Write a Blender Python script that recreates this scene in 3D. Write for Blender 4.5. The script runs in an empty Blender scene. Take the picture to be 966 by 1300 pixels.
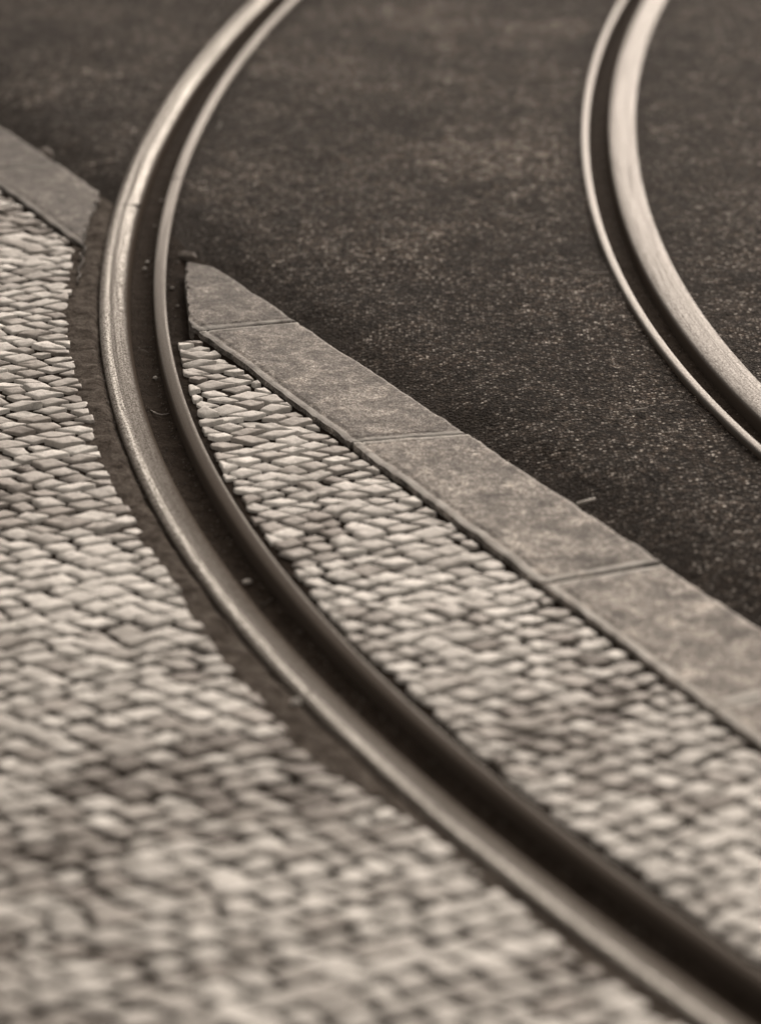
import bpy, math, random
import numpy as np
from mathutils import Vector

random.seed(7)
rng = np.random.default_rng(7)
scene = bpy.context.scene
R = math.radians

# ------------------------------------------------------------------ camera
H = 1.4903
PITCH = 0.40134794
cam_d = bpy.data.cameras.new('camera')
cam = bpy.data.objects.new('camera', cam_d)
scene.collection.objects.link(cam)
scene.camera = cam
cam.location = (0, 0, H)
cam.rotation_euler = (math.pi / 2 - PITCH, 0, 0)
cam_d.sensor_fit = 'VERTICAL'
cam_d.sensor_height = 24.0
cam_d.lens = 24.0 * 3500 / 1300
cam_d.clip_start = 0.05
cam_d.clip_end = 2000
cam_d.dof.use_dof = True
cam_d.dof.focus_distance = 4.28
cam_d.dof.aperture_fstop = 1.3
cam_d.dof.aperture_blades = 7

# ------------------------------------------------------------------ light
SUN_EL, SUN_AZ = 20.0, 12.0          # azimuth: compass degrees, 0 = +Y, 90 = +X
w = bpy.data.worlds.new('World')
scene.world = w
w.use_nodes = True
nt = w.node_tree
nt.nodes.clear()
sky = nt.nodes.new('ShaderNodeTexSky')
sky.sky_type = 'NISHITA'
sky.sun_disc = False
sky.sun_elevation = R(SUN_EL)
sky.sun_rotation = R(SUN_AZ)
sky.air_density = 2.0
sky.dust_density = 6.0
hs = nt.nodes.new('ShaderNodeHueSaturation')
hs.inputs['Saturation'].default_value = 0.0
bg = nt.nodes.new('ShaderNodeBackground')
bg.inputs['Strength'].default_value = 0.13
wo = nt.nodes.new('ShaderNodeOutputWorld')
nt.links.new(sky.outputs[0], hs.inputs['Color'])
tint = nt.nodes.new('ShaderNodeMix'); tint.data_type = 'RGBA'; tint.blend_type = 'MULTIPLY'
tint.inputs[0].default_value = 1.0; tint.inputs[7].default_value = (1.0, 0.85, 0.73, 1)
nt.links.new(hs.outputs[0], tint.inputs[6])
nt.links.new(tint.outputs[2], bg.inputs['Color'])
nt.links.new(bg.outputs[0], wo.inputs[0])

sd = bpy.data.lights.new('sun', 'SUN')
sd.energy = 1.1
sd.angle = R(30)
sd.color = (1.0, 0.86, 0.75)
sun = bpy.data.objects.new('sun', sd)
scene.collection.objects.link(sun)
az, el = R(SUN_AZ), R(SUN_EL)
dirv = Vector((math.sin(az) * math.cos(el), math.cos(az) * math.cos(el), math.sin(el)))
sun.rotation_euler = dirv.to_track_quat('Z', 'Y').to_euler()

scene.view_settings.view_transform = 'Standard'
scene.view_settings.look = 'None'
scene.view_settings.exposure = 0.28
scene.view_settings.gamma = 1.0

# ------------------------------------------------------------------ helpers
def props(o, label=None, cat=None, group=None, kind=None):
    if label: o['label'] = label
    if cat: o['category'] = cat
    if group: o['group'] = group
    if kind: o['kind'] = kind
    return o

def mesh_obj(name, verts, faces, mat, parent=None, smooth=True, loc=(0, 0, 0), uv=None, tone=None):
    verts = np.asarray(verts, float)
    me = bpy.data.meshes.new(name)
    if isinstance(faces, np.ndarray):
        n, k = faces.shape
        me.vertices.add(len(verts)); me.vertices.foreach_set('co', (verts - np.array(loc)).ravel())
        me.loops.add(n * k); me.loops.foreach_set('vertex_index', faces.ravel().astype(np.int32))
        me.polygons.add(n)
        me.polygons.foreach_set('loop_start', np.arange(0, n * k, k, dtype=np.int32))
        me.polygons.foreach_set('loop_total', np.full(n, k, dtype=np.int32))
        me.update(calc_edges=True)
    else:
        me.from_pydata((verts - np.array(loc)).tolist(), [], faces)
    me.validate()
    if smooth:
        me.polygons.foreach_set('use_smooth', np.ones(len(me.polygons), dtype=bool))
    if uv is not None:
        l = me.uv_layers.new(name='UVMap')
        idx = np.zeros(len(me.loops), dtype=np.int32)
        me.loops.foreach_get('vertex_index', idx)
        l.data.foreach_set('uv', np.asarray(uv)[idx].astype(np.float32).ravel())
    if tone is not None:
        a = me.attributes.new('tone', 'FLOAT', 'POINT')
        a.data.foreach_set('value', np.asarray(tone, np.float32))
    me.materials.append(mat)
    o = bpy.data.objects.new(name, me)
    scene.collection.objects.link(o)
    o.location = loc
    if parent is not None: o.parent = parent
    return o

def vnoise(x, y, scale, seed=0, octaves=3):
    """smooth value noise in about -1..1"""
    x = np.asarray(x, float) / scale; y = np.asarray(y, float) / scale
    out = 0; amp = 1; tot = 0
    r = np.random.default_rng(1000 + seed)
    T = r.random((256, 256)) * 2 - 1
    for o in range(octaves):
        xi = np.floor(x).astype(int); yi = np.floor(y).astype(int)
        fx = x - xi; fy = y - yi
        fx = fx * fx * (3 - 2 * fx); fy = fy * fy * (3 - 2 * fy)
        a = T[xi % 256, yi % 256]; b = T[(xi + 1) % 256, yi % 256]
        c = T[xi % 256, (yi + 1) % 256]; d = T[(xi + 1) % 256, (yi + 1) % 256]
        out = out + amp * ((a * (1 - fx) + b * fx) * (1 - fy) + (c * (1 - fx) + d * fx) * fy)
        tot += amp; amp *= 0.5
        x = x * 2.03 + 17.3; y = y * 2.03 + 5.1
    return out / tot * 1.4

class M:
    """small node-material builder"""
    def __init__(s, name):
        s.m = bpy.data.materials.new(name); s.m.use_nodes = True
        s.t = s.m.node_tree; s.b = s.t.nodes['Principled BSDF']
        s.geo = s.t.nodes.new('ShaderNodeNewGeometry')
    def n(s, typ, **kw):
        o = s.t.nodes.new(typ)
        for k, v in kw.items(): setattr(o, k, v)
        return o
    def l(s, a, b): s.t.links.new(a, b)
    def pos(s): return s.geo.outputs['Position']
    def noise(s, scale, detail=4, rough=0.6, vec=None, dist=0.0):
        o = s.n('ShaderNodeTexNoise'); o.inputs['Scale'].default_value = scale
        o.inputs['Detail'].default_value = detail; o.inputs['Roughness'].default_value = rough
        o.inputs['Distortion'].default_value = dist
        s.l(vec if vec is not None else s.pos(), o.inputs['Vector']); return o.outputs['Fac']
    def voro(s, scale, vec=None, feature='F1', out='Distance'):
        o = s.n('ShaderNodeTexVoronoi', feature=feature); o.inputs['Scale'].default_value = scale
        s.l(vec if vec is not None else s.pos(), o.inputs['Vector']); return o.outputs[out]
    def ramp(s, fac, stops, interp='LINEAR'):
        o = s.n('ShaderNodeValToRGB'); cr = o.color_ramp; cr.interpolation = interp
        cr.elements.remove(cr.elements[1])
        for i, (p, c) in enumerate(stops):
            if i == 0: e = cr.elements[0]; e.position = p
            else: e = cr.elements.new(p)
            e.color = (c, c, c, 1) if isinstance(c, (int, float)) else (*c, 1)
        s.l(fac, o.inputs[0]); return o.outputs[0]
    def mix(s, f, a, b, mode='MIX'):
        o = s.n('ShaderNodeMix', data_type='RGBA', blend_type=mode)
        for sock, v in ((o.inputs[0], f), (o.inputs[6], a), (o.inputs[7], b)):
            if isinstance(v, (int, float)): sock.default_value = v if sock == o.inputs[0] else (v, v, v, 1)
            elif isinstance(v, tuple): sock.default_value = (*v, 1)
            else: s.l(v, sock)
        return o.outputs[2]
    def math(s, op, a, b=None, c=None):
        o = s.n('ShaderNodeMath', operation=op)
        for i, v in enumerate((a, b, c)):
            if v is None: continue
            if isinstance(v, (int, float)): o.inputs[i].default_value = v
            else: s.l(v, o.inputs[i])
        return o.outputs[0]
    def scalevec(s, vec, sc):
        o = s.n('ShaderNodeMapping'); o.inputs['Scale'].default_value = sc
        s.l(vec, o.inputs['Vector']); return o.outputs[0]
    def attr(s, name):
        o = s.n('ShaderNodeAttribute', attribute_name=name); return o.outputs['Fac']
    def uv(s): return s.n('ShaderNodeTexCoord').outputs['UV']
    def set(s, color=None, rough=None, metal=None, spec=None):
        for k, v in (('Base Color', color), ('Roughness', rough), ('Metallic', metal), ('Specular IOR Level', spec)):
            if v is None: continue
            sock = s.b.inputs[k]
            if isinstance(v, (int, float)): sock.default_value = v
            elif isinstance(v, tuple): sock.default_value = (*v, 1)
            else: s.l(v, sock)
    def bump(s, h, dist, strength=1.0, prev=None):
        o = s.n('ShaderNodeBump'); o.inputs['Distance'].default_value = dist
        o.inputs['Strength'].default_value = strength
        s.l(h, o.inputs['Height'])
        if prev is not None: s.l(prev, o.inputs['Normal'])
        s.l(o.outputs[0], s.b.inputs['Normal']); return o.outputs[0]

def sep(v):
    """warm monochrome colour of brightness v (0..1 linear)"""
    k = max(0.0, min(1.0, (math.log10(max(v, .01)) + 1.6) / 1.4))
    return (v, v * (0.78 + 0.23 * k), v * (0.61 + 0.37 * k))

# ------------------------------------------------------------------ materials
def mat_asphalt():
    m = M('asphalt')
    big = m.noise(2.6, 4, .6)
    stain = m.noise(9, 5, .65, dist=.6)
    v = m.voro(185); v2 = m.voro(420)
    g = m.noise(240, 3, .7)
    col = m.voro(185, out='Color')
    cs = m.n('ShaderNodeSeparateColor'); m.l(col, cs.inputs[0])
    agg = m.ramp(cs.outputs[0], [(0.0, sep(.03)), (.45, sep(.06)), (.75, sep(.14)), (1.0, sep(.38))])
    matrix = sep(.018)
    near = m.ramp(v, [(.34, 1.0), (.62, 0.0)])
    c = m.mix(near, matrix, agg)
    c = m.mix(1.0, c, m.ramp(big, [(.34, .6), (.5, 1.0), (.68, 1.6)]), 'MULTIPLY')
    c = m.mix(1.0, c, m.ramp(stain, [(.32, .55), (.55, 1.05), (.75, 1.25)]), 'MULTIPLY')
    c = m.mix(1.0, c, m.ramp(m.noise(80, 4, .75), [(.38, .2), (.48, .8), (.55, 1.6), (.66, 3.2)]), 'MULTIPLY')
    c = m.mix(1.0, c, m.ramp(m.noise(22, 3, .6), [(.36, .65), (.64, 1.4)]), 'MULTIPLY')
    c = m.mix(1.0, c, m.ramp(m.attr('worn'), [(0.0, 1.0), (1.0, 1.7)]), 'MULTIPLY')
    # tar and gutter grime, its own stain shape
    t = m.attr('tone')
    c = m.mix(m.ramp(t, [(0.0, 0.0), (1.0, 1.0)]), c, sep(.022))
    m.set(c, m.ramp(g, [(.3, .75), (.7, .95)]), 0.0, 0.05)
    b = m.bump(m.math('ADD', m.math('MULTIPLY', v, -1.0), m.math('MULTIPLY', v2, -.4)), .006, 1.0)
    m.bump(m.noise(60, 5, .7), .010, .9, b)
    return m.m

def mat_stone():
    m = M('limestone_setts')
    t = m.attr('tone')
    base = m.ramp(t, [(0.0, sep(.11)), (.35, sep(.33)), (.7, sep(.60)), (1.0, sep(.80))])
    n1 = m.noise(60, 5, .65); n2 = m.noise(420, 3, .7)
    c = m.mix(1.0, base, m.ramp(n1, [(.30, .62), (.5, 1.0), (.7, 1.12)]), 'MULTIPLY')
    c = m.mix(1.0, c, m.ramp(n2, [(.30, .70), (.5, 1.0), (.7, 1.12)]), 'MULTIPLY')
    dirt = m.noise(3.4, 4, .6)
    c = m.mix(m.ramp(dirt, [(.56, 0.0), (.74, .45)]), c, sep(.13))
    m.set(c, .62, 0.0, .4)
    b = m.bump(n1, .003, .7)
    m.bump(n2, .0008, .6, b)
    return m.m

def mat_kerb():
    m = M('granite_kerb')
    v = m.voro(520, out='Color'); cs = m.n('ShaderNodeSeparateColor'); m.l(v, cs.inputs[0])
    sp = m.ramp(cs.outputs[0], [(0.0, sep(.09)), (.4, sep(.19)), (.75, sep(.30)), (1.0, sep(.50))])
    n = m.noise(14, 6, .7, dist=.8); n2 = m.noise(120, 4, .7)
    c = m.mix(1.0, sp, m.ramp(n, [(.34, .42), (.5, .95), (.64, 1.7)]), 'MULTIPLY')
    c = m.mix(1.0, c, m.ramp(m.noise(42, 4, .7), [(.36, .55), (.5, 1.0), (.62, 1.45)]), 'MULTIPLY')
    c = m.mix(1.0, c, m.ramp(n2, [(.32, .5), (.5, .95), (.68, 1.45)]), 'MULTIPLY')
    c = m.mix(m.math('MULTIPLY', m.attr('tone'), 1.0), c, sep(.62))
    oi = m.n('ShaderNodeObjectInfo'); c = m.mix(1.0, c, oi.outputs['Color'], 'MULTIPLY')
    m.set(c, .75, 0.0, .25)
    b = m.bump(n2, .0025, .8)
    m.bump(n, .006, .6, b)
    return m.m

def mat_dirt(name, lo, hi, bumpd=.006):
    m = M(name)
    n = m.noise(38, 6, .7, dist=.7); n2 = m.noise(260, 3, .7)
    c = m.ramp(n, [(.3, sep(lo)), (.5, sep((lo + hi) / 2)), (.72, sep(hi))])
    c = m.mix(1.0, c, m.ramp(n2, [(.3, .6), (.7, 1.5)]), 'MULTIPLY')
    m.set(c, .95, 0.0, .03)
    b = m.bump(n, bumpd, .9)
    m.bump(n2, .0015, .8, b)
    return m.m

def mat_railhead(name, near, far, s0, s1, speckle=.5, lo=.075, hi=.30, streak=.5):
    """near / far: ramp stops over u (0 outer edge .. 1 gauge corner) = wheel polish with painted reflection,
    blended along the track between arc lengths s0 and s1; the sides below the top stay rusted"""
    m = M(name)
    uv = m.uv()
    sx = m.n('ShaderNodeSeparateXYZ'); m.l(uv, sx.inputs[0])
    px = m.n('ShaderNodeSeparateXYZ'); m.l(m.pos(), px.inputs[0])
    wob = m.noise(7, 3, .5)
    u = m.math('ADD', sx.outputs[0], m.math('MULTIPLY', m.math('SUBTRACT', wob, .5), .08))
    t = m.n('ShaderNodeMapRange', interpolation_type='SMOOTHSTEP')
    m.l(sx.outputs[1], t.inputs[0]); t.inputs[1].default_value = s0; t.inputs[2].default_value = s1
    band = m.mix(t.outputs[0], m.ramp(u, near), m.ramp(u, far))  # near-to-far blend paints the falloff of sky reflection over the wheel polish
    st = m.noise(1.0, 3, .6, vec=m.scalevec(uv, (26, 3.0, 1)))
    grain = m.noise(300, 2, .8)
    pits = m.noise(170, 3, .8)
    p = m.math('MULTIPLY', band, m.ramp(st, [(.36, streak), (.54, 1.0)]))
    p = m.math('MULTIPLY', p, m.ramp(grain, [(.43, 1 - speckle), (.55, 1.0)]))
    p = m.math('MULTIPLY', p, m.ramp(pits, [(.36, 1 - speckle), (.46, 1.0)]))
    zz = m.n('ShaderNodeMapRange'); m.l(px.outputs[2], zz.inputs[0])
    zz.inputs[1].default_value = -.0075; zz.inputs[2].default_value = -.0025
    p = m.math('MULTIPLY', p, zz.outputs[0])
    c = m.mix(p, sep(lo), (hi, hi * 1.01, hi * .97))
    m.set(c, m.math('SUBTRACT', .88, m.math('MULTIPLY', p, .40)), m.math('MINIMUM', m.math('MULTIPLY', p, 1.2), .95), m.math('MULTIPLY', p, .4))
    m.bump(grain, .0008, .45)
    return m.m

def mat_simple(name, v, rough=.8, metal=0.0, var=.4, scale=90):
    m = M(name)
    n = m.noise(scale, 5, .65)
    c = m.ramp(n, [(.3, sep(v * (1 - var))), (.7, sep(v * (1 + var)))])
    m.set(c, rough, metal, .4)
    m.bump(n, .002, .5)
    return m.m

MAT = dict(
    asphalt=mat_asphalt(), stone=mat_stone(), kerb=mat_kerb(),
    bed=mat_dirt('joint_dirt', .012, .035), filler=mat_dirt('mortar_filler', .028, .18, .018),
    groove=mat_dirt('groove_dirt', .020, .055, .004),
    headL=mat_railhead('worn_rail_painted_sheen', [(0.0, .2), (.12, .42), (.20, 1.0), (.28, .95), (.36, .45), (.55, .22), (.75, .08), (1.0, .0)],  # worn ridge, plus inner side painted darker near as if reflecting less
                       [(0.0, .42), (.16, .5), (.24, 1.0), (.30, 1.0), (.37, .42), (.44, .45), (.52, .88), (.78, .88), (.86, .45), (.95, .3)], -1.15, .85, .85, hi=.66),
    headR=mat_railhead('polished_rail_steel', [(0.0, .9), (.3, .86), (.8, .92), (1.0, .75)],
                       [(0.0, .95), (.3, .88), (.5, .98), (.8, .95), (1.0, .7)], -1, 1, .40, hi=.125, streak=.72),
    lip=mat_railhead('guard_lip_steel', [(0.0, .04), (.3, .05), (.65, .10), (.85, .5), (1.0, .4)], [(0.0, .8), (.3, .9), (.6, .85), (1.0, .6)], -.9, 1.3, .4, hi=.34),  # lip top painted bright far and dim near, imitating its reflection
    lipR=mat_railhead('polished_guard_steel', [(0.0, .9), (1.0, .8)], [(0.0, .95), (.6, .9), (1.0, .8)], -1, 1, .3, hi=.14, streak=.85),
    rust=mat_simple('rusted_steel', .045, .7, .3),
    pale=mat_simple('pale_litter', .5), leaf=mat_simple('dry_leaf', .33), twig=mat_simple('dry_twig', .28),
    chip=mat_simple('granite_chip', .17),
)

# ------------------------------------------------------------------ track centre line (s = metres along the track)
S = np.linspace(-3.3, 4.2, 751)
KAP = [v for v in (1.66782859, -0.26973294, 0.18598059, -0.03130887, -0.07880212)]
x0, y0, t0 = -0.29505332, 2.93174718, None
KAP = (-0.26973294, 0.18598059, -0.03130887, -0.07880212, 0.03635163)
t0 = 1.66782859
def curve():
    s = S / H
    sc = np.clip(s, -1.55, 1.75)
    kap = sum(KAP[i] * sc ** i for i in range(5))
    ds = s[1] - s[0]
    i0 = int(np.argmin(abs(s)))
    th = np.concatenate([[0], np.cumsum((kap[1:] + kap[:-1]) / 2 * ds)]); th += t0 - th[i0]
    dx, dy = np.cos(th), np.sin(th)
    X = np.concatenate([[0], np.cumsum((dx[1:] + dx[:-1]) / 2 * ds)]); X += x0 - X[i0]
    Y = np.concatenate([[0], np.cumsum((dy[1:] + dy[:-1]) / 2 * ds)]); Y += y0 - Y[i0]
    return np.stack([X, Y], 1) * H, np.stack([dy, -dx], 1)     # normal points to the right of the track
CL, NL = curve()
BOFF = 0.01083781 * H            # d = 0 is the gauge face of the left rail
CL = CL + NL * BOFF
GAUGE = 0.900

def at(s, d):
    s = np.asarray(s, float)
    x = np.interp(s, S, CL[:, 0]); y = np.interp(s, S, CL[:, 1])
    nx = np.interp(s, S, NL[:, 0]); ny = np.interp(s, S, NL[:, 1])
    return np.stack([x + nx * d, y + ny * d], -1)

def railcoord(P):
    """distance d (right positive) and arc length s for many points"""
    P = np.asarray(P, float); d = np.empty(len(P)); s = np.empty(len(P))
    C = CL[::3]; N = NL[::3]; T = np.stack([-N[:, 1], N[:, 0]], 1); SS = S[::3]
    for a in range(0, len(P), 20000):
        q = P[a:a + 20000]
        D = ((q[:, None] - C[None]) ** 2).sum(2); i = D.argmin(1)
        w_ = q - C[i]
        s[a:a + 20000] = SS[i] + (w_ * T[i]).sum(1)
        d[a:a + 20000] = (w_ * N[i]).sum(1)
    return d, s

# kerb lines y = a x + b
KF = (-1.91729, 4.0345)      # far edge (road side)
KN = (-1.96368, 3.6735)      # near edge (paving side)
def kside(P, K):             # signed distance, positive = towards the road
    return (P[:, 1] - K[0] * P[:, 0] - K[1]) / math.sqrt(1 + K[0] ** 2)

# ------------------------------------------------------------------ the rails
def sweep(name, prof, s, base, sign, mat, parent, umin=None, umax=None, closed=True):
    """prof: list of (d, z) ; swept along s at offset base + sign*d"""
    prof = np.array(prof, float)
    n, k = len(s), len(prof)
    V = np.empty((n, k, 3)); UV = np.empty((n, k, 2))
    for j, (d, z) in enumerate(prof):
        V[:, j, :2] = at(s, base + sign * d); V[:, j, 2] = z
    d0, d1 = prof[:, 0].min() if umin is None else umin, prof[:, 0].max() if umax is None else umax
    UV[..., 0] = (prof[:, 0] - d0) / (d1 - d0); UV[..., 1] = np.asarray(s)[:, None]
    F = []
    kk = k if closed else k - 1
    for i in range(n - 1):
        for j in range(kk):
            a, b = i * k + j, i * k + (j + 1) % k
            F.append((a, b, b + k, a + k) if sign > 0 else (a, a + k, b + k, b))
    if closed:
        F.append(tuple(range(k))); F.append(tuple(range((n - 1) * k, n * k))[::-1])
    loc = (*at(0.0, base), 0.0)
    return mesh_obj(name, V.reshape(-1, 3), F, mat, parent, True, (0, 0, 0), UV.reshape(-1, 2))

def rail(base, sign, headmat, lipmat, label, head_lo, lip_lo, lip_hi, corner, hi_face):
    root = bpy.data.objects.new('tram_rail', None)
    scene.collection.objects.link(root)
    props(root, label, 'tram rail', 'the two grooved rails of the tram track')
    s = np.linspace(-3.2, 4.1, 560)
    a = -head_lo
    top = []
    # crowned head: outer edge, outer facet, ridge, running band, rounded gauge corner
    pts = [(a + .000, -.085), (a + .000, -.0050), (a + .0015, -.0026), (a + .006, -.0010), (a + .013, -.0002),
           (a + .018, .0002), (a + .026, .0000), (a + .034, -.0006),
           ] + [(corner + x_, z_) for x_, z_ in (((-.014, -.0018), (-.009, -.0036), (-.005, -.0062), (-.002, -.0100), (0, -.0150), (.0015, -.024), (.0015, -.085)) if hi_face
              else ((-.006, -.0016), (-.003, -.0034), (-.001, -.0070), (0, -.0130), (.0015, -.024), (.0015, -.085)))]
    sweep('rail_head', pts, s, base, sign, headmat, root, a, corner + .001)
    g0, g1 = corner - .004, lip_lo + .004
    gp = [(g0, -.086), (g0, -.0215)] + [(g0 + (g1 - g0) * t, -.0215 - .004 * math.sin(math.pi * t)) for t in (.2, .35, .5, .65, .8)] + [(g1, -.0215), (g1, -.086)]
    sweep('rail_groove', gp, s, base, sign, MAT['groove'], root)
    lw = lip_hi - lip_lo
    lp = [(lip_lo - .002, -.085), (lip_lo - .001, -.020), (lip_lo, -.0040), (lip_lo + .0008, -.0016), (lip_lo + .0026, -.0004), (lip_lo + lw * .4, 0), (lip_lo + lw * .7, .0),
          (lip_hi - .0028, -.0003), (lip_hi - .0010, -.0014), (lip_hi, -.0035), (lip_hi + .001, -.085)]
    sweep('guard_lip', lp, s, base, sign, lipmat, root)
    # thin weld seam across head and lip
    for d0, d1, sw in ((a + .012, corner - .004, .62), (lip_lo + .001, lip_hi - .002, .80)):
        if not hi_face: break
        mb = []
        ss = np.array([sw - .0012, sw + .0012])
        zt = .0006
        q = [(d0, zt), (d0, -.004), (d1, -.004), (d1, zt)]
        sweep('weld_seam', q, ss, base, sign, MAT['rust'], root)
    return root

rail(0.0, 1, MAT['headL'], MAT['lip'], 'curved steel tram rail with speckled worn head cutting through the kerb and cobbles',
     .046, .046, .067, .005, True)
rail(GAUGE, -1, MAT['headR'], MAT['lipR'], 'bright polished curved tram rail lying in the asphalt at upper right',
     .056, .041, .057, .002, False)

# ------------------------------------------------------------------ road surface: one sheet to the horizon
def axis(lo, hi, step, far, grow=1.35):
    a = list(np.arange(lo, hi, step)); st = step; x = a[-1]
    while x < far: st *= grow; x += st; a.append(x)
    st = step; x = lo; pre = []
    while x > -far: st *= grow; x -= st; pre.append(x)
    return np.array(pre[::-1] + a)
XS = axis(-1.3, 1.6, .011, 400); YS = axis(1.3, 8.2, .0125, 600)
GX, GY = np.meshgrid(XS, YS)
P = np.stack([GX.ravel(), GY.ravel()], 1)
near_m = (abs(P[:, 0]) < 4) & (P[:, 1] > -1.5) & (P[:, 1] < 9.5)
d = np.full(len(P), 50.0); s_ = np.zeros(len(P))
d[near_m], s_[near_m] = railcoord(P[near_m])
kf = kside(P, KF)
z = -.009 + .0035 * vnoise(P[:, 0], P[:, 1], .45, 1, 3) + .0016 * vnoise(P[:, 0], P[:, 1], .05, 2, 2)
gut = np.exp(-(np.clip(kf, 0, None) / .10) ** 2)
edge = np.minimum(abs(d - .067), abs(d + .046)); edge = np.minimum(edge, np.minimum(abs(d - .843), abs(d - .956)))
railnear = np.exp(-(edge / .03) ** 2)
z = z - .026 * gut * (1 - .7 * railnear)
z = np.where(kf < -.03, -.10, z)                       # lies below the kerb and the paving bed
# slot for the kerb end next to the guard lip
tone = np.clip(.85 * gut + .55 * railnear * (1 + .5 * vnoise(P[:, 0], P[:, 1], .08, 5)), 0, .92)
tone = np.clip(tone * (1 + .35 * vnoise(P[:, 0], P[:, 1], .06, 6)), 0, .95)
V = np.concatenate([P, z[:, None]], 1)
ny, nx = GX.shape
ii = np.arange(ny * nx).reshape(ny, nx)
F = np.stack([ii[:-1, :-1], ii[:-1, 1:], ii[1:, 1:], ii[1:, :-1]], -1).reshape(-1, 4)
dc = d[F].mean(1)
cut = ((dc > -.034) & (dc < .056)) | ((dc > .852) & (dc < .944))
F = F[~cut]
road = props(mesh_obj('road_asphalt', V, F, MAT['asphalt'], tone=tone), kind='structure')
worn = np.zeros(len(P))
for wx, wy, ra, rb, am in ((.20, 6.55, .42, .22, .9), (.28, 5.35, .40, .20, .8), (.75, 4.15, .35, .18, .5), (-.35, 6.3, .25, .3, .5), (.55, 5.9, .3, .25, .5), (.10, 4.75, .25, .15, .4), (1.05, 5.3, .3, .3, .5)):
    q = ((P[:, 0] - wx) / ra) ** 2 + ((P[:, 1] - wy) / rb) ** 2
    worn += am * np.exp(-q * (1 + .8 * vnoise(P[:, 0], P[:, 1], .15, 15)))
worn = np.clip(worn, 0, 1) * (near_m)
at_ = road.data.attributes.new('worn', 'FLOAT', 'POINT'); at_.data.foreach_set('value', worn.astype(np.float32))

# ------------------------------------------------------------------ joint bed below the cobbles, filler along the rail
def patch(name, xs, ys, zf, keep, mat, **kw):
    gx, gy = np.meshgrid(xs, ys); Q = np.stack([gx.ravel(), gy.ravel()], 1)
    dd, ss = railcoord(Q)
    zz = zf(Q, dd, ss)
    n1, n2 = gx.shape; ii = np.arange(n1 * n2).reshape(n1, n2)
    F_ = np.stack([ii[:-1, :-1], ii[:-1, 1:], ii[1:, 1:], ii[1:, :-1]], -1).reshape(-1, 4)
    c = Q[F_].mean(1)
    F_ = F_[keep(c, dd[F_].mean(1), ss[F_].mean(1))]
    return props(mesh_obj(name, np.concatenate([Q, zz[:, None]], 1), F_, mat), kind='structure')
patch('paving_bed', np.arange(-2.2, 2.2, .012), np.arange(.8, 7.7, .012),
      lambda Q, dd, ss: np.where((dd > -.095) & (dd < .105), -.08, -.0040 + .0016 * vnoise(Q[:, 0], Q[:, 1], .03, 8, 3)),
      lambda c, dd, ss: (kside(c, KN) < .04) & ~((dd > -.03) & (dd < .053)), MAT['bed'])

FS = [-3, -2.01, -1.89, -1.82, -1.73, -1.59, -1.48, -1.36, -1.21, -1.09, -.91, -.79, -.6, -.48, -.19, 0, .15, .31]
FD = [-.062, -.062, -.058, -.062, -.073, -.100, -.090, -.086, -.084, -.076, -.075, -.081, -.084, -.078, -.093, -.093, -.093, -.097]
def filler_z(Q, dd, ss):
    z_ = -.0004 + .0036 * vnoise(Q[:, 0], Q[:, 1], .045, 11, 3)
    z_ = z_ - .012 * np.exp(-(np.clip(-.046 - dd, 0, None) / .006) ** 2)
    e = np.interp(ss, FS, FD) + .012 * vnoise(Q[:, 0], Q[:, 1], .028, 12, 3)
    z_ = np.where(dd < e, z_ - np.clip((e - dd) * .22, 0, .02), z_)
    return z_
patch('rail_side_filler', np.arange(-.66, 1.1, .006), np.arange(1.3, 5.3, .007), filler_z,
      lambda c, dd, ss: (dd < -.034) & (dd > -.16) & (kside(c, KF) < .0), MAT['filler'])
# dark filling between the cut kerb end and the guard lip
patch('lip_side_filler', np.arange(-.5, 1.3, .006), np.arange(1.3, 5.0, .007),
      lambda Q, dd, ss: -.0045 + .0016 * vnoise(Q[:, 0], Q[:, 1], .03, 13, 3) - (.006 + .010 * np.clip((dd - .085) / .015, 0, 1)) * np.clip((ss + .16) / .03, 0, 1),
      lambda c, dd, ss: (dd > .060) & (dd < .150) & (kside(c, KF) < .03), MAT['bed'])

# ------------------------------------------------------------------ cobbles
CELL = .0325
def clip_poly(poly, p, n):
    """keep the side where (x-p).n <= 0"""
    out = []
    for i in range(len(poly)):
        a, b = poly[i], poly[(i + 1) % len(poly)]
        da, db = np.dot(a - p, n), np.dot(b - p, n)
        if da <= 0: out.append(a)
        if (da < 0 < db) or (db < 0 < da): out.append(a + (b - a) * (da / (da - db)))
    return out
def area(poly):
    x = [p[0] for p in poly]; y = [p[1] for p in poly]
    return .5 * sum(x[i] * y[(i + 1) % len(poly)] - x[(i + 1) % len(poly)] * y[i] for i in range(len(poly)))

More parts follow.
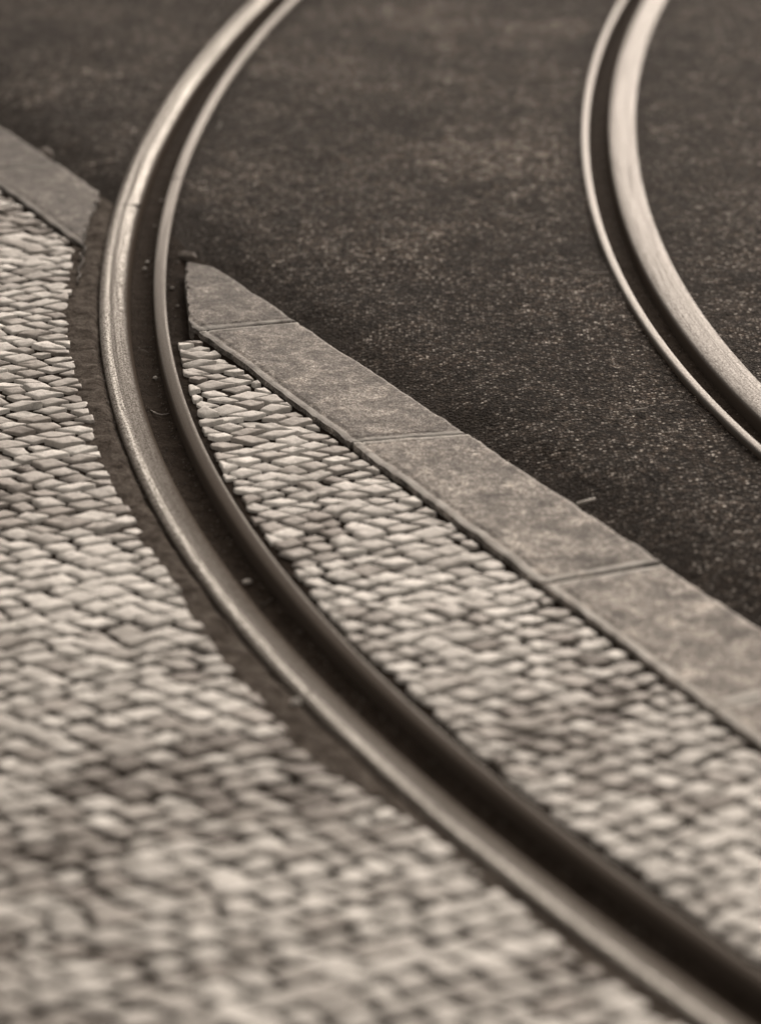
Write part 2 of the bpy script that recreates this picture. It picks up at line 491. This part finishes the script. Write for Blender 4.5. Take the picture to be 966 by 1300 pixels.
def cobbles(name, side):
    CELL = .0355 if side > 0 else .0375
    ang = R(45 if side > 0 else 42)
    n = 125
    I, J = np.meshgrid(np.arange(-n, n + 1), np.arange(-n, n + 1), indexing='ij')
    # rows run one way; the cross joints of each row are shifted a little against the next
    def corner(u_idx, v_idx, jit):
        u = u_idx * CELL + .012 * vnoise(u_idx, v_idx, 6.3, 21 + side) + jit[0]
        v = v_idx * CELL + .012 * vnoise(u_idx, v_idx, 6.3, 31 + side) + jit[1]
        return np.stack([1.30 * (math.cos(ang) * u - math.sin(ang) * v), 3.3 + .77 * (math.sin(ang) * u + math.cos(ang) * v)], -1)
    sh = rng.normal(0, .15 if side > 0 else .26, 2 * n + 1)[None, :]
    base = rng.normal(0, .0032, (2,) + I.shape)
    own = lambda: rng.normal(0, .0011, (2,) + I.shape)
    ub = rng.normal(0, .06, I.shape)
    def rowpt(di, dj):
        uu = I + di + sh
        b_ = np.roll(base, (-di, -dj), axis=(1, 2)) + own()
        return corner(uu + np.roll(ub, -di, axis=0), J + dj + 0 * uu, b_)
    Q4 = np.stack([rowpt(0, 0), rowpt(1, 0), rowpt(1, 1), rowpt(0, 1)], 2)     # (2n+1, 2n+1, 4, 2)
    cen = Q4.mean(2)
    flat = cen.reshape(-1, 2)
    ok = (abs(flat[:, 0]) < 2.1) & (flat[:, 1] > .9) & (flat[:, 1] < 7.6) & (kside(flat, KN) < .03)
    idx = np.where(ok)[0]
    dd, ss = railcoord(flat[idx])
    verts = []; faces = []; tones = []
    tn = vnoise(flat[idx][:, 0], flat[idx][:, 1], .32, 41, 3)
    kn = np.array([-KN[0], 1.0]); kn /= np.linalg.norm(kn)
    for q, (fi, d_, s1) in enumerate(zip(idx, dd, ss)):
        if side > 0 and d_ < .06: continue
        if side < 0 and d_ > -.048: continue
        if abs(s1) > 3.9: continue
        i, j = divmod(fi, 2 * n + 1)
        poly = [Q4[i, j, q_] for q_ in range(4)]
        c = flat[fi]
        # clip by kerb
        if kside(c[None], KN)[0] > -.06:
            poly = clip_poly(poly, np.array([0, KN[1]]) - kn * .006, kn)
            if len(poly) < 3: continue
        # clip by rail
        lim = .067 + .003 + random.random() * .007 if side > 0 else float(np.interp(s1, FS, FD)) + .003 - random.random() * .006
        if (side > 0 and d_ < .13) or (side < 0 and d_ > -.16):
            p0 = at(s1, lim); n0 = np.array([np.interp(s1, S, NL[:, 0]), np.interp(s1, S, NL[:, 1])])
            poly = clip_poly(poly, p0, -n0 if side > 0 else n0)
            if len(poly) < 3: continue
        if side > 0 and c[1] > 4.1 and c[0] < -.2:
            poly = clip_poly(poly, np.array([0, 4.225]), np.array([0.0, 1.0]))
            if len(poly) < 3: continue
        A = area(poly)
        if A < .30 * CELL * CELL: continue
        c = sum(poly) / len(poly)
        shrink = 1 - (random.uniform(.0042, .0085) / math.sqrt(A)) * 1.25
        pl = [c + (p - c) * shrink for p in poly]
        # round the corners
        r = []
        m_ = len(pl)
        for k in range(m_):
            a, b = pl[k], pl[(k + 1) % m_]
            t = random.uniform(.02, .09)
            r.append(a + (b - a) * t); 
            mid = (a + b) / 2; nn = np.array([(b - a)[1], -(b - a)[0]])
            r.append(mid + nn * random.uniform(-.05, .04))
            r.append(a + (b - a) * (1 - t))
        k = len(r)
        h = random.gauss(.0016, .0012); tx, ty = random.gauss(0, .06), random.gauss(0, .06)
        if side < 0: h -= .0005
        dome = random.uniform(.0001, .0007)
        b0 = len(verts)
        for sc, dz, tilt in ((1.02, -.022, 0), (1.0, -dome - .0011, 1), (.955, -dome - .0002, 1), (.80, -dome * .45, 1), (.45, -dome * .1, 1)):
            for p in r:
                w_ = (p - c) * sc
                verts.append((c[0] + w_[0], c[1] + w_[1], h + dz + tilt * (w_[0] * tx + w_[1] * ty) + (random.gauss(0, .00025) if tilt else 0)))
        verts.append((c[0], c[1], h))
        for ring in range(4):
            for e in range(k):
                a = b0 + ring * k + e; b = b0 + ring * k + (e + 1) % k
                faces.append((a, b, b + k, a + k))
        for e in range(k):
            faces.append((b0 + 4 * k + e, b0 + 4 * k + (e + 1) % k, b0 + 5 * k))
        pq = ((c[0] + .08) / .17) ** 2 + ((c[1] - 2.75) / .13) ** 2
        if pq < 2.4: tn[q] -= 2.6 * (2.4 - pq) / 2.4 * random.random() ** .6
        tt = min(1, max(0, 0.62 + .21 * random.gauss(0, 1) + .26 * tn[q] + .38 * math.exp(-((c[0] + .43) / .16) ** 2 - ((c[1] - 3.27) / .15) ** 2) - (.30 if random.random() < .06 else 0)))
        tones += [tt] * (5 * k + 1)
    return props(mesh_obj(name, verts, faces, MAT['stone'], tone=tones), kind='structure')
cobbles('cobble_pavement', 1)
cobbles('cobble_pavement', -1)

# ------------------------------------------------------------------ kerb stones
def kx(K, y): return (y - K[1]) / K[0]
KU = np.array([.4600, -.8879])       # along the kerb, towards the camera
def kerb_line_pt(K, t):
    """point on kerb edge K whose distance along KU is t"""
    # p = (x, a x + b); p.KU = t
    x = (t - K[1] * KU[1]) / (KU[0] + K[0] * KU[1]); return np.array([x, K[0] * x + K[1]])
def tk(p): return float(np.dot(p, KU))
JD = .055                              # the near end of each joint lies this much further along than its far end

def kerb_stone(tf0, tf1, tn0, tn1, label, ztop, end=None, ragged=0.0, seed=0, shade=1.0):
    r = random.Random(seed)
    nu, nv = 70, 36
    G = .0026
    P_ = np.empty((nu, nv, 3))
    for i in range(nu):
        a = i / (nu - 1); a = a - .93 * math.sin(2 * math.pi * a) / (2 * math.pi)
        pf = kerb_line_pt(KF, tf0 + G + (tf1 - tf0 - 2 * G) * a); pn = kerb_line_pt(KN, tn0 + G + (tn1 - tn0 - 2 * G) * a)
        for j in range(nv):
            b = j / (nv - 1)
            b = b - .80 * math.sin(2 * math.pi * b) / (2 * math.pi)
            P_[i, j, :2] = pn + (pf - pn) * b
    if end is not None:
        lo, hi = end                    # clip against the rail: keep d >= lo or d <= hi
        for i in range(nu):
            for j in range(nv):
                dd_, s2 = railcoord(P_[i:i + 1, j, :2])
                jit = .0035 * float(vnoise(s2, s2 * 0, .02, 60 + seed)[0]) + ragged * float(vnoise(s2, s2 * 0, .03, 61 + seed)[0])
                if lo is not None and dd_[0] < lo + jit: P_[i, j, :2] = at(min(s2[0], .235), lo + jit)
                if hi is not None and dd_[0] > hi + jit: P_[i, j, :2] = at(s2[0], hi + jit)
    X_, Y_ = P_[..., 0], P_[..., 1]
    a = np.linspace(0, 1, nu)[:, None]; b = np.linspace(0, 1, nv)[None]; b = b - .85 * np.sin(2 * np.pi * b) / (2 * np.pi); a = a - .93 * np.sin(2 * np.pi * a) / (2 * np.pi)
    z_ = ztop + .0012 * vnoise(X_, Y_, .11, 70 + seed, 3) + .0004 * vnoise(X_, Y_, .015, 71 + seed, 2)
    if end is None or True:
        db = np.minimum(b * .165, (1 - b) * .165); nearb = b * .165; da = np.minimum(a, 1 - a) * (tf1 - tf0)
        e = np.minimum(db + 0 * da, da + 0 * db)
        z_ = z_ - .0016 * np.exp(-(e / .0022) ** 2) - .0016 * np.exp(-((da - .014) / .002) ** 2)  - .0022 * np.exp(-((nearb - .0125) / .0018) ** 2)
        worn = np.clip(1.3 * np.exp(-(da / .010) ** 2) + np.clip(1.3 - nearb / .009, 0, 1) + .35 * np.exp(-((1 - b) * .165 / .004) ** 2) + 0 * e, 0, 1)
        worn = worn * (.75 + .45 * vnoise(X_, Y_, .02, 90 + seed, 2))
        # wavy worn edges
    kn = np.array([-KN[0], 1.0]); kn /= np.linalg.norm(kn)
    wav = .0030 * vnoise(X_ * KU[0] + Y_ * KU[1], X_ * 0, .045, 80 + seed, 3)
    wgt = (np.exp(-(b * .165 / .02) ** 2) - np.exp(-((1 - b) * .165 / .02) ** 2))
    if end is None or True:
        P_[..., 0] += kn[0] * wav * wgt; P_[..., 1] += kn[1] * wav * wgt
    P_[..., 2] = z_
    verts = [tuple(p) for p in P_.reshape(-1, 3)]
    faces = [(i * nv + j, i * nv + j + 1, (i + 1) * nv + j + 1, (i + 1) * nv + j) for i in range(nu - 1) for j in range(nv - 1)]
    ring = [i * nv for i in range(nu)] + [(nu - 1) * nv + j for j in range(1, nv)] + [i * nv + nv - 1 for i in range(nu - 2, -1, -1)] + [j for j in range(nv - 2, 0, -1)]
    b0 = len(verts)
    cen = P_.reshape(-1, 3).mean(0)
    m_ = len(ring)
    for q in ring: verts.append(verts[q])
    for q in ring:
        x, y, zz = verts[q]; verts.append((x, y, -.09))
    ring = list(range(b0, b0 + m_)); b0 += m_
    for e in range(m_):
        a_, b_ = ring[e], ring[(e + 1) % m_]
        faces.append((a_, b0 + e, b0 + (e + 1) % m_, b_) if False else (a_, b_, b0 + (e + 1) % m_, b0 + e))
    faces.append(tuple(b0 + e for e in range(m_))[::-1])
    loc = (cen[0], cen[1], 0)
    o = mesh_obj('kerb_stone', verts, faces, MAT['kerb'], None, True, loc, tone=list(worn.ravel()) + [0.0] * (2 * m_))
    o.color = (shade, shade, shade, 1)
    props(o, label, 'kerb stone', 'granite kerb stones laid end to end')
    return o

# joints measured in the photograph: (far-edge point, near-edge point)
J1 = (tk((-.127, 4.306)), tk((-.299, 4.252)))
J2 = (tk((.125, 3.792)), tk((-.032, 3.763)))
J3 = (tk((.372, 3.325)), tk((.217, 3.263)))
J4 = (tk((.545, 2.985)), tk((.388, 2.904)))
L1 = (tk((-.640, 5.245)), tk((-.790, 5.206)))
ss_ = [
    (L1[0] - 1.25, L1[0] - .62, L1[1] - 1.25, L1[1] - .62, 'granite kerb stone farthest beyond the left rail, at the left border', None, .003),
    (L1[0] - .62, L1[0], L1[1] - .62, L1[1], 'granite kerb stone at the left border, behind the thin joint', None, .003),
    (L1[0], L1[0] + .78, L1[1], L1[1] + .78, 'granite kerb stone left of the speckled rail, its broken end beside the rail filler', (None, -.082), .003),
    (tk((-.290, 4.595)), J1[0], tk((-.534, 4.717)), J1[1], 'pointed kerb stone cut to a wedge beside the guard lip of the rail', (.103, None), .004),
    (J1[0], J2[0], J1[1], J2[1], 'granite kerb stone directly in front of the pointed wedge stone', (.103, None), .004),
    (J2[0], J3[0], J2[1], J3[1], 'mottled kerb stone beside the pale stick on the asphalt, mid slope', None, .005),
    (J3[0], J4[0], J3[1], J4[1], 'kerb stone nearest the right border with soft chipped near edge', None, .004),
    (J4[0], J4[0] + .6, J4[1], J4[1] + .6, 'last kerb stone entering from the lower right border', None, .005),
    (J4[0] + .6, J4[0] + 1.2, J4[1] + .6, J4[1] + 1.2, 'kerb stone outside the right border nearest the camera', None, .004),
]
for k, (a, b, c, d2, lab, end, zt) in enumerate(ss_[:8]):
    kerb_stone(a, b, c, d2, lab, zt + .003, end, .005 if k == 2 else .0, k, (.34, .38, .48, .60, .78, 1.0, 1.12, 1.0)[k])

# ------------------------------------------------------------------ small debris
F0 = 3500.0
def ground(px, py, z=0.0):
    u, v = px - 483.0, py - 650.0
    k = F0 * math.sin(PITCH) + v * math.cos(PITCH); hh = H - z
    return (hh * u / k, hh * (F0 * math.cos(PITCH) - v * math.sin(PITCH)) / k, z)

def chip(name, px, py, z, size, mat, label, cat, group=None, rz=0.0, seed=0):
    r = np.random.default_rng(seed)
    import bmesh
    bm = bmesh.new(); bmesh.ops.create_icosphere(bm, subdivisions=2, radius=1)
    for v in bm.verts:
        v.co *= 1 + r.normal(0, .10)
        v.co.x *= size[0]; v.co.y *= size[1]; v.co.z = max(-.35, v.co.z) * size[2]
    me = bpy.data.meshes.new(name); bm.to_mesh(me); bm.free()
    me.materials.append(mat)
    o = bpy.data.objects.new(name, me); scene.collection.objects.link(o)
    x, y, zz = ground(px, py, z); o.location = (x, y, z + size[2] * .34); o.rotation_euler = (0, 0, rz)
    return props(o, label, cat, group)

def strand(name, pts, z, rad, mat, label, cat):
    P3 = [Vector(ground(px, py, z + dz)) for px, py, dz in pts]
    V_ = []; F_ = []; n = 6
    # smooth the path
    Q = []
    for i in range(len(P3) - 1):
        a = P3[max(0, i - 1)]; b = P3[i]; c = P3[i + 1]; d_ = P3[min(len(P3) - 1, i + 2)]
        for t in (0, .25, .5, .75):
            Q.append(.5 * ((2 * b) + (c - a) * t + (2 * a - 5 * b + 4 * c - d_) * t * t + (3 * b - a - 3 * c + d_) * t ** 3))
    Q.append(P3[-1])
    for i, p in enumerate(Q):
        t = (Q[min(i + 1, len(Q) - 1)] - Q[max(i - 1, 0)]).normalized()
        sx = t.cross(Vector((0, 0, 1))).normalized(); sz = sx.cross(t)
        rr = rad * (1 - .5 * abs(i / (len(Q) - 1) - .4))
        for k in range(n):
            a = 2 * math.pi * k / n
            V_.append(p + sx * math.cos(a) * rr + sz * math.sin(a) * rr)
    for i in range(len(Q) - 1):
        for k in range(n):
            a, b = i * n + k, i * n + (k + 1) % n
            F_.append((a, b, b + n, a + n))
    F_.append(tuple(range(n))[::-1]); F_.append(tuple(range((len(Q) - 1) * n, len(Q) * n)))
    return props(mesh_obj(name, [tuple(v) for v in V_], F_, mat), label, cat)

strand('twig', [(192, 521, .001), (199, 525, .003), (206, 526.5, .004), (215, 525, .001)], -.0245, .0011, MAT['twig'],
       'short curved twig lying in the groove of the left rail', 'twig')
strand('twig', [(176, 444, .001), (183, 445, .004), (189, 448, .001)], -.0245, .0006, MAT['twig'],
       'hair-thin curled stem in the groove above the short twig', 'twig')
strand('stick', [(732, 640, .002), (742, 637, .005), (755, 633, .002)], -.016, .0028, MAT['pale'],
       'pale stick fragment on dark asphalt just beyond the kerb', 'stick')
strand('stick', [(799, 521, .002), (810, 519.5, .003), (821, 518, .002)], -.009, .0014, MAT['leaf'],
       'thin dull straw on the asphalt between kerb and right rail', 'stick')
strand('stick', [(276, 165, .002), (279, 159, .004), (280, 154, .002)], -.009, .0013, MAT['leaf'],
       'thin stalk on the asphalt right of the far left rail lip', 'stick')
strand('stick', [(733, 345.5, .002), (752, 346, .003), (772, 346, .002)], -.008, .0011, MAT['leaf'],
       'long pale straw on asphalt touching the right rail lip', 'stick')
for i, (px, py, z_, sz, mt, lab) in enumerate([
    (187.5, 333, -.0235, (.0032, .005, .002), 'pale', 'elongated pale crumb in the groove where it meets the kerb line'),
    (184.5, 342, -.0235, (.004, .004, .003), 'pale', 'round pale crumb in the groove just in front of the elongated one'),
    (205, 255, -.0235, (.0028, .003, .002), 'pale', 'tiny pale crumb in the far groove against the guard lip'),
    (197, 287, -.0235, (.0024, .003, .002), 'pale', 'faint pale crumb midway in the far groove'),
    (197.5, 480.5, -.0235, (.0034, .004, .003), 'pale', 'pale pebble in the groove behind the short twig'),
    (314, 740, -.0225, (.0062, .0045, .004), 'pale', 'flat pale pebble in the wide dark near groove'),
    (376, 893, -.001, (.006, .006, .005), 'pale', 'blurred pale pebble on the filler left of the near rail'),
    (219, 366.5, -.010, (.004, .0035, .003), 'leaf', 'small grey pebble between the guard lip and the wedge kerb stone'),
    (225.5, 389, -.010, (.003, .003, .0025), 'leaf', 'smaller grey pebble nearer along the same gap beside the wedge stone'),
    (312, 217, -.009, (.005, .004, .003), 'leaf', 'flat grey grit on asphalt right of the far rail'),
    (322, 97, -.009, (.006, .005, .004), 'leaf', 'blurred grit on the asphalt beside the farthest lip of the left rail'),
]):
    chip('pebble', px, py, z_, sz, MAT[mt], lab, 'pebble', 'pebbles and crumbs around the rails', i * .7, 100 + i)
# loose grit and dust crumbs in the grooves, along the rails and over the road: nobody could count it
gv = []; gf = []
def grit(x, y, z, r0):
    b = len(gv)
    for k in range(5):
        a = k * 1.2566 + random.random(); rr = r0 * random.uniform(.7, 1.2)
        gv.append((x + rr * math.cos(a), y + rr * math.sin(a), z - .001))
    gv.append((x + r0 * .2, y, z + r0 * random.uniform(.5, .9)))
    for k in range(5): gf.append((b + k, b + (k + 1) % 5, b + 5))
for i in range(3600):
    s1 = random.uniform(-2.2, 3.4); t = random.random()
    if t < .40: d1 = random.choice((random.gauss(.011, .003), random.gauss(.040, .003), random.uniform(.006, .045))); z1 = -.0235
    elif t < .60: d1 = GAUGE - random.choice((random.uniform(.004, .04), random.gauss(.035, .003))); z1 = -.0235
    elif t < .78: d1 = -.048 - abs(random.gauss(0, .022)); z1 = -.002
    elif t < .88: d1 = .069 + abs(random.gauss(0, .01)); z1 = -.008
    else: d1 = random.choice((-1, 1)) * abs(random.gauss(0, .02)) + random.choice((.84, .96)); z1 = -.008
    if (.005 < d1 < .046 or .855 < d1 < .897) and z1 > -.02: continue
    if (-.046 <= d1 <= .005 or .045 < d1 < .068 or .842 < d1 < .860 or .895 < d1 < .957): continue
    p = at(s1, d1); grit(p[0], p[1], z1, random.uniform(.0007, .0022) * (1.6 if random.random() < .06 else 1))
for i in range(2600):
    x, y = random.uniform(-1.3, 1.5), random.uniform(2.6, 7.5)
    q = np.array([[x, y]])
    if kside(q, KF)[0] < .01: continue
    d1, _ = railcoord(q)
    if -.05 < d1[0] < .07 or .84 < d1[0] < .96: continue
    grit(x, y, -.008 - .024 * math.exp(-(kside(q, KF)[0] / .085) ** 2), random.uniform(.0008, .0024))
props(mesh_obj('grit', gv, gf, mat_simple('loose_grit', .16, .9, 0, .7, 300), smooth=False), 'fine loose grit and dust crumbs along rails and road', 'grit', kind='stuff')
# broken kerb chip lying at the tip of the wedge stone
chip('stone_chip', 238, 328, -.016, (.018, .012, .009), MAT['chip'], 'rough granite chip lying at the far tip of the wedge kerb stone', 'stone chip', None, -.6, 55)
chip('stone_chip', 60, 198, -.010, (.022, .010, .012), MAT['chip'], 'long granite chip on the far edge of the kerb at the left border', 'stone chip', None, -1.0, 56)
